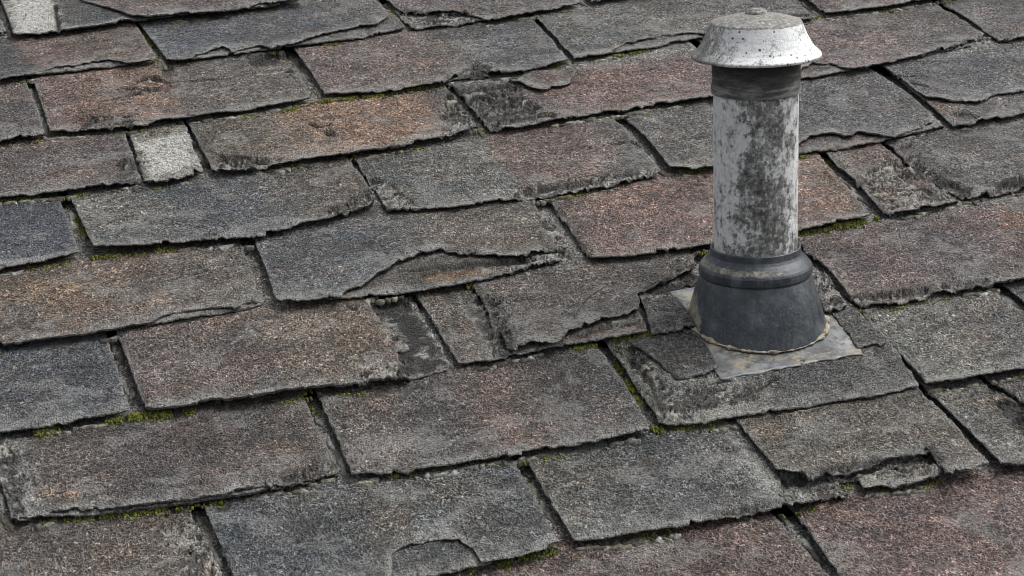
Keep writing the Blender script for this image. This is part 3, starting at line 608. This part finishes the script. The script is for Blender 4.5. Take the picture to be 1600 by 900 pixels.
# ------------------------------------------------------------------ crusts of dirt and lichen in the joints
def chips(name, items, mat, label):
    """items: (u, v, z, length, width, height, angle, rgb)"""
    V = []; Fc = []; Cl = []
    for (u, v, z, ln, wd, ht, an, rgb) in items:
        n = 13; b = len(V); ca, sa = math.cos(an), math.sin(an); p1, p2, p3 = rng.uniform(0, 6.28, 3)
        ring = []
        for i in range(n):
            a = 2*math.pi*i/n+rng.uniform(-.15, .15); r = 1+.25*math.sin(2*a+p1)+.22*math.sin(3*a+p2)+.15*math.sin(5*a+p3)+rng.uniform(-.12, .12)
            x, y = math.cos(a)*ln*.5*r, math.sin(a)*wd*.5*r; ring.append((x*ca-y*sa, x*sa+y*ca))
        for (x, y) in ring: V.append((u+x, v+y, z-.003))
        for (x, y) in ring: V.append((u+x*.86, v+y*.86, z+ht*rng.uniform(.4, 1.2)))
        V.append((u, v, z+ht*rng.uniform(.9, 1.3)))
        for i in range(n):
            j = (i+1) % n; Fc += [(b+i, b+j, b+n+j), (b+i, b+n+j, b+n+i), (b+n+i, b+n+j, b+2*n)]
        Cl += [rgb]*(2*n+1)
    o = mesh_obj(name, V, np.array(Fc), mat, smooth=False)
    color_attr(o, 'col', np.array(Cl)); o.rotation_euler = (PITCH, 0, 0); o.location = (0, 0, ROOF_Z)
    o['kind'] = 'stuff'; o['label'] = label[0]; o['category'] = label[1]
    return o
def crust_mat():
    m, n_, b = new_mat('lichen_crust'); k = NB(n_); p = k.pos()
    c = k.mix(1.0, k.attr('col').outputs['Color'], k.ramp(k.noise(p, 220, 4, .7), [(.3, .3), (.5, .9), (.7, 1.7)]), 'MULTIPLY')
    k.l.new(c, b.inputs['Base Color']); b.inputs['Roughness'].default_value = .9
    k.l.new(k.bump(k.noise(p, 300, 3, .7), .003, 1.0), b.inputs['Normal']); return m
items = []
PALE = [(168,170,166),(150,150,144),(132,130,122),(118,112,100),(92,88,80),(150,146,128)]
for (row, dz, Bs, Lt, nm, uv_) in EDGES:
    if uv_: continue
    L = np.r_[0, np.cumsum(np.hypot(*np.diff(Bs, axis=0).T))]
    a = 0.0; ph = rng.uniform(0, 99)
    while a < L[-1]:
        u, v = np.interp(a, L, Bs[:,0]), np.interp(a, L, Bs[:,1])
        den = float(fbm(np.array([u*9.0]), np.array([ph]), 300+row, 3)[0])
        if den > .02 and dz < .003:
            sz = rng.uniform(.6, 1.25); pc = lin(PALE[rng.integers(len(PALE))])*rng.uniform(.35, .95)
            items.append((u, v-rng.uniform(.000, .009), H*(row-float(course(u, v)))+.0005, .017*sz*rng.uniform(.4, 1.2), .0085*sz, .0020*sz, ROW[row][1]+rng.uniform(-.12, .12), pc))
        a += rng.uniform(.004, .013)
    for i in range(0, len(Lt), 3):                                     # the joints between two shingles
        u, v = Lt[i]
        if rng.random() < .34:
            sz = rng.uniform(.5, 1.1); pc = lin(PALE[rng.integers(len(PALE))])*rng.uniform(.5, 1.0)
            items.append((u-rng.uniform(.003, .013), v, H*(row-float(course(u, v)))+.0008, .012*sz, .034*sz, .0014*sz, rng.uniform(-.2, .2), pc*.8))
chips('crust', items, crust_mat(), ('pale crust of dirt and lichen caught along the shingle edges', 'crust'))

# ------------------------------------------------------------------ moss
MOSS = [(7,(455,168),(505,158),.4),(7,(505,157),(600,148),1),(7,(600,148),(690,128),.9),(8,(236,98),(256,94),.6),(7,(300,184),(335,180),.5),(7,(75,209),(112,203),.6),(7,(440,174),(462,170),.6),
 (6,(425,263),(472,256),.5),(5,(115,404),(190,397),.6),(5,(238,390),(272,386),.6),(6,(0,314),(62,306),.6),(4,(1240,366),(1300,356),.8),(4,(1300,354),(1372,341),1.5),(5,(1246,246),(1262,243),.6),
 (3,(52,677),(92,669),1.6),(3,(155,660),(192,654),.9),(3,(198,652),(268,644),1.5),(3,(285,641),(306,638),.9),(2,(60,816),(150,806),.6),(2,(150,806),(262,793),1.0),
 (7,(840,105),(900,94),.6),(7,(930,92),(1015,78),.5),(5,(880,301),(962,289),.7),(5,(1058,268),(1112,262),.7),(3,(955,529),(1032,520),1.1),(3,(888,545),(932,538),.7),(4,(728,446),(744,442),.9),
 (2,(1016,672),(1045,668),1.4),(2,(1045,668),(1112,660),1.1),(2,(1060,592),(1092,588),.9),(1,(730,890),(870,858),.7),(1,(985,838),(1045,828),.7),(2,(600,742),(682,730),.35),(6,(740,207),(770,200),.5),(8,(800,28),(850,18),.5),(8,(505,70),(530,66),.5),(7,(1250,36),(1285,25),.6),(4,(195,515),(225,508),.3),(3,(470,610),(500,606),.5)]
MOSS_SLOT = [(2,(978,592),(1002,640),1.2),(2,(962,560),(976,586),.5),(8,(225,50),(240,75),.8),(5,(118,330),(134,372),.6),(8,(608,10),(622,25),.5),(1,(1012,655),(1030,668),.9),(2,(484,628),(500,650),.4),(4,(1286,240),(1300,252),.5),(7,(838,35),(850,45),.5)]
V = []; Fc = []; Cl = []
def tuft(u, v, z, r, h, rgb):
    b = len(V); n = 5; a0 = rng.uniform(0, 6.28)
    tip = (u+rng.uniform(-.5, .5)*r, v-rng.uniform(0, .6)*r, z+h)
    for i in range(n):
        a = a0+6.2832*i/n; V.append((u+math.cos(a)*r*rng.uniform(.8, 1.2), v+math.sin(a)*r*rng.uniform(.8, 1.2), z-.002))
    for i in range(n):
        a = a0+6.2832*i/n; V.append((u+math.cos(a)*r*.75, v+math.sin(a)*r*.75, z+h*rng.uniform(.45, .8)))
    V.append(tip)
    for i in range(n):
        j = (i+1) % n; Fc.extend([(b+i, b+j, b+n+j), (b+i, b+n+j, b+n+i), (b+n+i, b+n+j, b+2*n)])
    Cl.extend([rgb*.7]*n+[rgb]*n+[rgb*1.25])
def moss_run(row, a, b, amt, across, uv=False):
    A, B_ = (np.array(a), np.array(b)) if uv else (on_course(*a, row-1), on_course(*b, row-1))
    ln = float(np.hypot(*(B_-A)))
    n = int(ln/.00030*min(amt, 1.5))
    ph = rng.uniform(0, 99)
    for i in range(n):
        f = rng.random(); p = A+(B_-A)*f
        dn = float(fbm(np.array([f*ln*38]), np.array([ph]), 410, 3)[0])
        if dn < -.32+.25*(1-min(amt, 1)): continue
        w_ = .0075*(.6+amt*.6)*(1+dn)
        off = rng.normal(0, .5)*w_
        u, v = (p[0], p[1]+off-.003) if across else (p[0]+off, p[1])
        hh = max(.2, 1-abs(off)/(w_*1.6))*(.0016+.0028*amt)*rng.uniform(.5, 1.2)
        t_ = rng.random(); rgb = np.array([.025, .032, .008])*(1-t_)+np.array([.19, .215, .02])*t_
        if rng.random() < .2: rgb = np.array([.10, .08, .035])
        tuft(u, v, H*(row-float(course(u, v)))+.0004, .0015*rng.uniform(.6, 1.4), hh, rgb)
for r_, a, b, m_ in MOSS: moss_run(r_, a, b, m_, True)
for r_, a, b, m_ in MOSS_SLOT: moss_run(r_, a, b, m_, False)
for (row, dz, Bs, Lt, nm, uv_) in EDGES:
    if uv_ or nm != 'shingle': continue
    for _ in range(2):
        i = rng.integers(0, max(1, len(Bs)-12)); j = min(len(Bs)-1, i+rng.integers(10, 45))
        if Bs[j][0]-Bs[i][0] > .01: moss_run(row, (Bs[i][0], Bs[i][1]-.001), (Bs[j][0], Bs[j][1]-.001), rng.uniform(.1, .32), True, True)
m_moss, n_, b_ = new_mat('moss'); k_ = NB(n_)
n_.links.new(k_.attr('col').outputs['Color'], b_.inputs['Base Color']); b_.inputs['Roughness'].default_value = .9
b_.inputs['Subsurface Weight'].default_value = .0
moss = mesh_obj('moss', V, np.array(Fc), m_moss, smooth=False); color_attr(moss, 'col', np.array(Cl))
moss.rotation_euler = (PITCH, 0, 0); moss.location = (0, 0, ROOF_Z)
moss['kind'] = 'stuff'; moss['label'] = 'bright green moss growing in the joints below the shingle edges'; moss['category'] = 'moss'

# ------------------------------------------------------------------ vent pipe
def world_ray(px, py): return RW @ ray(px, py)
CAMW = to_world(CAM_ROOF)
b_uv = on_plane(1180, 487, .010)
P0 = to_world((b_uv[0], b_uv[1], .010))
hd = world_ray(1180, 300); hd[2] = 0; hd /= np.linalg.norm(hd)          # horizontal view direction at the pipe
def on_card(px, py):
    d = world_ray(px, py); t = ((P0-CAMW) @ hd)/(d @ hd); return CAMW+t*d
AX = on_card(1181.5, 20)-P0; AX /= np.linalg.norm(AX)
DEPTH = float((P0-CAMW) @ (RW @ RC.T @ np.array([0, 0, 1.0]))); MPP = DEPTH/F_PX
def hz(py): return float((on_card(1180, py)-P0) @ AX)                   # height above the base of an axis point seen at this picture row
vent = bpy.data.objects.new('vent_pipe', None); C.objects.link(vent)
vent['label'] = 'grimy white vent pipe with flared cap and black rubber boot'; vent['category'] = 'vent pipe'
q_ = Vector(AX).to_track_quat('Z', 'Y'); vent.location = P0; vent.rotation_euler = q_.to_euler()
VM = np.array(q_.to_matrix())
def w2l(p): return (np.asarray(p)-P0) @ VM
def lathe(name, prof, mat, n=128, jit=0.0, jf=14, parent=None, closed_top=False, seed=0, bottom=None):
    prof = np.array(prof, float); V = []; an = np.arange(n)*2*math.pi/n
    for i, (r, z) in enumerate(prof):
        rr = r+jit*fbm(np.cos(an)*2.2+seed, np.sin(an)*2.2+z*jf, 500+seed, 3)
        zz = np.full(n, z)
        if bottom is not None and i >= len(prof)-bottom[0]:
            f = (i-(len(prof)-bottom[0])+1)/bottom[0]
            rr = bottom[1]*(1-f)+bottom[2]*f+.0014*math.sin(math.pi*f**.8)+.0006*fbm(np.cos(an)*3, np.sin(an)*3+f*4, 611, 3); zz = bottom[3]*(1-f)+bottom[4]*f
        V.append(np.c_[np.cos(an)*rr, np.sin(an)*rr, zz])
    m = len(prof); idx = np.arange(m*n).reshape(m, n); nx = np.roll(idx, -1, 1)
    Fq = np.stack([idx[:-1], idx[1:], nx[1:], nx[:-1]], -1).reshape(-1, 4)
    return mesh_obj(name, np.vstack(V), Fq, mat, parent or vent)
def fine(prof, n):
    prof = np.array(prof, float); d = np.r_[0, np.cumsum(np.hypot(*np.diff(prof, axis=0).T))]
    s = np.unique(np.r_[np.linspace(0, d[-1], n), d]); return np.c_[np.interp(s, d, prof[:,0]), np.interp(s, d, prof[:,1])]
def px(lst): return [(r*MPP, hz(y)) for r, y in lst]
FACE = w2l(P0-hd); FACE = FACE/np.linalg.norm(FACE); RIGHT = w2l(P0+np.cross(hd, [0, 0, 1.0])); RIGHT /= np.linalg.norm(RIGHT)
def dotn(k, vec, d):
    x = k.node('ShaderNodeVectorMath', operation='DOT_PRODUCT'); k.l.new(vec, x.inputs[0]); x.inputs[1].default_value = tuple(d); return x.outputs['Value']

def pipe_mat():
    m, n_, b = new_mat('grimy_white_paint'); k = NB(n_); o = k.obj()
    big = k.noise(o, 22, 7, .68); fine_ = k.noise(o, 105, 7, .85); streak = k.noise(k.scalev(o, (130, 130, 18)), 1.0, 4, .6)
    side = k.math('MULTIPLY', dotn(k, o, RIGHT), 1.0/(64*MPP))            # -1 left .. 1 right
    up = k.math('MULTIPLY', dotn(k, o, (0, 0, 1)), 1.0/hz(140))
    bias = k.math('MULTIPLY', k.math('SUBTRACT', 1.0, k.math('POWER', k.math('ABSOLUTE', k.math('SUBTRACT', side, .28)), 1.5)), .13)
    low = k.math('MULTIPLY', k.math('SUBTRACT', .62, up, clamp=True), .14)
    g = k.math('ADD', k.math('ADD', k.math('MULTIPLY', big, .62), k.math('MULTIPLY', fine_, .85)), k.math('MULTIPLY', streak, .34))
    g = k.math('ADD', k.math('ADD', g, bias), low)
    f = k.ramp(k.math('SUBTRACT', g, .54), [(.42, 0), (.465, .3), (.50, .85), (.62, 1)])
    base = k.ramp(k.noise(o, 160, 4, .7), [(.3, (.46, .465, .455)), (.5, (.72, .73, .73)), (.75, (.85, .86, .86))])
    dirt = k.ramp(k.noise(o, 120, 5, .75), [(.3, (.028, .028, .025)), (.45, (.07, .07, .064)), (.55, (.19, .187, .175)), (.64, (.5, .495, .48))])
    c = k.mix(f, base, dirt)
    k.l.new(c, b.inputs['Base Color']); b.inputs['Roughness'].default_value = .75; b.inputs['Specular IOR Level'].default_value = .3
    k.l.new(k.bump(k.math('ADD', k.math('MULTIPLY', f, .7), k.noise(o, 200, 4, .7)), .0022, .8), b.inputs['Normal']); return m
def cap_mat():
    m, n_, b = new_mat('spotted_white_cap_paint'); k = NB(n_); o = k.obj()
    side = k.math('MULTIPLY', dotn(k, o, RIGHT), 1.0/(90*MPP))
    h = dotn(k, o, (0, 0, 1))
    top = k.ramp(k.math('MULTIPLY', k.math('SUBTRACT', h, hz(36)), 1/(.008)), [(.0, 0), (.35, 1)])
    rim = k.ramp(k.math('MULTIPLY', k.math('SUBTRACT', hz(80), h), 1/(.012)), [(.0, 0), (1, 1)])
    g = k.math('ADD', k.math('MULTIPLY', k.noise(o, 40, 6, .7), .7), k.math('MULTIPLY', k.noise(o, 170, 4, .75), .5))
    g = k.math('ADD', g, k.math('MULTIPLY', top, .38)); g = k.math('ADD', g, k.math('MULTIPLY', k.math('SUBTRACT', k.noise(k.scalev(o, (70, 70, 16)), 1.0, 4, .6), .5), .35))
    g = k.math('ADD', g, k.math('MULTIPLY', rim, .09))
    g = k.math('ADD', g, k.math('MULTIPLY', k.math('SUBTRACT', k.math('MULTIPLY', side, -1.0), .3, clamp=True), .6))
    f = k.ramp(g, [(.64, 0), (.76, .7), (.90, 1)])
    base = k.ramp(k.noise(o, 60, 4, .6), [(.3, (.66, .67, .68)), (.7, (.83, .84, .845))])
    dirt = k.ramp(k.noise(o, 190, 5, .75), [(.3, (.05, .048, .042)), (.5, (.17, .165, .15)), (.7, (.40, .395, .375))])
    c = k.mix(f, base, dirt)
    v = k.voro(o, 230); sv = k.node('ShaderNodeSeparateColor'); k.l.new(v.outputs['Color'], sv.inputs[0])
    sp = k.math('MULTIPLY', k.math('LESS_THAN', v.outputs['Distance'], k.math('MULTIPLY', sv.outputs[1], .42)), k.math('GREATER_THAN', k.math('ADD', sv.outputs[0], k.math('MULTIPLY', k.noise(o, 30, 2), .5)), .88))
    c = k.mix(k.math('MULTIPLY', sp, .9), c, (.035, .034, .032))
    k.l.new(c, b.inputs['Base Color']); b.inputs['Roughness'].default_value = .55; b.inputs['Specular IOR Level'].default_value = .4
    k.l.new(k.bump(k.math('ADD', k.math('MULTIPLY', f, .6), k.noise(o, 200, 4, .7)), .0014, .7), b.inputs['Normal']); return m
def collar_mat():
    m, n_, b = new_mat('cap_shaded_grey_collar'); k = NB(n_); o = k.obj()
    n1 = k.noise(k.scalev(o, (30, 30, 120)), 1.0, 5, .7)
    n1 = k.math('ADD', n1, k.math('MULTIPLY', k.math('SUBTRACT', hz(124), dotn(k, o, (0, 0, 1))), 9.0))  # darker towards the top: the cap's shadow painted into the colour
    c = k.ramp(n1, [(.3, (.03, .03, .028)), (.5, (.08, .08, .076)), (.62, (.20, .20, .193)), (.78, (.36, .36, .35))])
    k.l.new(c, b.inputs['Base Color']); b.inputs['Roughness'].default_value = .8
    k.l.new(k.bump(k.noise(o, 180, 4, .7), .0016, .8), b.inputs['Normal']); return m
def boot_mat():
    m, n_, b = new_mat('weathered_rubber'); k = NB(n_); o = k.obj()
    n1 = k.noise(o, 30, 6, .7); n2 = k.noise(o, 260, 3, .7)
    c = k.ramp(n1, [(.3, (.024, .028, .035)), (.5, (.042, .050, .060)), (.65, (.085, .095, .108)), (.8, (.16, .17, .18))])
    c = k.mix(k.ramp(n2, [(.60, 0), (.72, .6)]), c, (.22, .22, .21))
    c = k.mix(k.ramp(k.noise(k.scalev(o, (90, 90, 14)), 1.0, 5, .7), [(.52, 0), (.72, .35)]), c, (.16, .17, .17))
    h = dotn(k, o, (0, 0, 1)); side = k.math('MULTIPLY', dotn(k, o, RIGHT), 1.0/(100*MPP)); frt = k.math('MULTIPLY', dotn(k, o, FACE), 1.0/(100*MPP))
    # tan residue: low on the left flank, and lying on the shoulder below the lip
    lowl = k.math('MULTIPLY', k.ramp(k.math('MULTIPLY', side, -1.0), [(.72, 0), (.9, 1)]), k.ramp(k.math('MULTIPLY', h, 1/.07), [(.2, 1), (.95, 0)]))
    sh = k.math('MULTIPLY', k.ramp(k.math('ABSOLUTE', k.math('MULTIPLY', k.math('SUBTRACT', h, hz(405)), 1/.012)), [(.2, 1), (.8, 0)]), k.ramp(side, [(.0, 1), (.75, .5), (.95, 0)]))
    foot = k.math('MULTIPLY', k.ramp(k.math('MULTIPLY', h, 1/.02), [(-0.0, 1), (.25, .4), (.45, 0)]), .0)
    t = k.math('ADD', k.math('ADD', lowl, k.math('MULTIPLY', sh, .78)), foot, clamp=True)
    t = k.ramp(k.math('ADD', k.math('MULTIPLY', t, .55), k.math('MULTIPLY', k.noise(o, 55, 6, .7), .75)), [(.70, 0), (.80, .95)])
    tc = k.ramp(k.noise(o, 120, 4, .7), [(.3, (.12, .105, .075)), (.55, (.27, .25, .20)), (.75, (.45, .43, .38))])
    c = k.mix(t, c, tc)
    k.l.new(c, b.inputs['Base Color']); k.l.new(k.ramp(n1, [(.3, .24), (.7, .48)]), b.inputs['Roughness']); b.inputs['Specular IOR Level'].default_value = .45
    k.l.new(k.bump(k.math('ADD', k.math('MULTIPLY', t, .8), k.noise(o, 120, 5, .7)), .0012, .7), b.inputs['Normal']); return m
def flash_mat():
    m, n_, b = new_mat('stained_flashing_metal'); k = NB(n_); o = k.pos()
    c = k.ramp(k.noise(o, 25, 5, .65), [(.3, (.05, .055, .06)), (.5, (.11, .118, .128)), (.62, (.19, .20, .21)), (.8, (.33, .34, .35))])
    tn = k.ramp(k.noise(o, 38, 6, .75), [(.5, 0), (.62, .85)])
    c = k.mix(tn, c, (.27, .245, .17))
    c = k.mix(k.ramp(k.noise(o, 60, 7, .8), [(.52, 0), (.60, .9)]), c, (.05, .04, .03))
    k.l.new(c, b.inputs['Base Color']); b.inputs['Roughness'].default_value = .5; b.inputs['Metallic'].default_value = .15
    k.l.new(k.bump(k.noise(o, 110, 4, .7), .001, .6), b.inputs['Normal']); return m
def sealant_mat():
    m, n_, b = new_mat('crumbling_sealant'); k = NB(n_); o = k.pos()
    c = k.ramp(k.noise(o, 70, 5, .7), [(.3, (.04, .034, .028)), (.42, (.16, .115, .08)), (.5, (.30, .27, .21)), (.7, (.5, .48, .42))])
    k.l.new(c, b.inputs['Base Color']); b.inputs['Roughness'].default_value = .9
    k.l.new(k.bump(k.noise(o, 180, 4, .7), .003, 1.0), b.inputs['Normal']); return m

M_PIPE, M_CAP, M_COL, M_BOOT, M_FL, M_SEAL = pipe_mat(), cap_mat(), collar_mat(), boot_mat(), flash_mat(), sealant_mat()
lathe('pipe', fine(px([(63.5,120),(64,140),(64,300),(64,420),(64,470)]), 40), M_PIPE, jit=.0006, seed=1)
lathe('collar', fine(px([(60,84),(66,86),(66,112),(66.4,126),(66.0,128.5),(67.4,131),(67.6,139),(67,142.5),(64.5,143.5),(62,142)]), 30), M_COL, jit=.0010, seed=2)
cap = lathe('cap', fine(px([(.3,19.5),(15,20.5),(30,22.5),(50,27),(64,31.5),(67,32.5),(68.6,35),(70,39),(76,55),(82,67),(87,74.5),(92,79.5),(95.5,82.5),(97,84.5),(97,87),(95.5,88),(92,86),(86,82),(72,62),(64,52)]), 60), M_CAP, jit=.0012, jf=30, seed=3)
knob = lathe('knob', fine(px([(.2,12.6),(7,13.0),(12,14.6),(15,17.2),(16.5,20.5),(15,24)]), 16), M_CAP, n=40, jit=.0030, jf=60, seed=4, parent=cap)
# boot: lip, shoulder band, cone that runs out on the sloping flashing
nA = 160; an = np.arange(nA)*2*math.pi/nA
r0, z0, r1, z1 = 84*MPP, hz(425), 122*MPP, hz(540)
br = np.zeros(nA); bz = np.zeros(nA)
WR = RW.T
for i in range(nA):
    lo, hi = 0.0, 1.6
    for _ in range(30):
        t = .5*(lo+hi); r = r0+(r1-r0)*t; z = z0+(z1-z0)*t
        p = WR @ (P0+VM @ np.array([math.cos(an[i])*r, math.sin(an[i])*r, z])-np.array([0, 0, ROOF_Z]))
        if p[2] > H*(3-float(course(p[0], p[1])))+.004: lo = t
        else: hi = t
    br[i] = r; bz[i] = z
nb_ = 26
prof = px([(63,392),(66,384.5),(68,382.5),(69.6,383.5),(70,388),(70.5,393),(73,397),(80,404),(85,409.5),(87,413),(87.4,418),(87.2,423),(86,425),(83.6,425.6)])
boot = lathe('boot', list(fine(prof, 40))+[(r0, z0)]*nb_, M_BOOT, n=nA, jit=.0009, seed=6, bottom=(nb_, np.full(nA, r0), br, np.full(nA, z0), bz))
# crumbling bead where the boot meets the flashing
V = []; ns_ = 10; nz_ = fbm(np.cos(an)*6, np.sin(an)*6, 600, 4, .65)
for i in range(nA):
    rad = .0030*max(.2, .7+1.7*nz_[i])
    for j in range(ns_):
        a = 2*math.pi*j/ns_; r = br[i]+.001+math.cos(a)*rad*1.25*(1+.25*rng.standard_normal()*.5); z = bz[i]+math.sin(a)*rad*.8
        V.append((math.cos(an[i])*r, math.sin(an[i])*r, z))
idx = np.arange(nA*ns_).reshape(nA, ns_); nx = np.roll(idx, -1, 0)
Fq = np.stack([idx, nx, np.roll(nx, -1, 1), np.roll(idx, -1, 1)], -1).reshape(-1, 4)
mesh_obj('sealant_bead', V, Fq, M_SEAL, vent)
# metal flashing sheet under the boot
qd = [np.array(on_course(x, y, 2, .003)) for x, y in ((1046,452),(1124,592),(1350,551),(1262,418))]
nu, nvv = 60, 46
V = []
for j in range(nvv):
    for i in range(nu):
        s, t = i/(nu-1), j/(nvv-1)
        p = (qd[1]*(1-s)+qd[2]*s)*(1-t)+(qd[0]*(1-s)+qd[3]*s)*t
        e = .005*float(fbm(np.array([p[0]*45]), np.array([p[1]*45]), 71, 3)[0])
        z = H*(3-float(course(p[0], p[1])))+.0018+.0012*float(fbm(np.array([p[0]*22]), np.array([p[1]*22]), 70, 3)[0])
        V.append((p[0]+(e if i in (0, nu-1) else 0), p[1]+(e if j == 0 else 0), z))
n0 = len(V); V += [(x, y, z-.0012) for x, y, z in V]
idx = np.arange(n0).reshape(nvv, nu)
Fq = [np.stack([idx[:-1,:-1], idx[:-1,1:], idx[1:,1:], idx[1:,:-1]], -1).reshape(-1, 4)]
lp = np.r_[idx[0,:], idx[1:,-1], idx[-1,-2::-1], idx[-2:0:-1,0]]; ln_ = np.roll(lp, -1)
Fq.append(np.stack([lp, lp+n0, ln_+n0, ln_], -1))
Vw = np.array([w2l(to_world(p)) for p in V])
mesh_obj('flashing', Vw, np.vstack(Fq), M_FL, vent)

for o in bpy.data.objects:
    if '_loc' in o: del o['_loc']
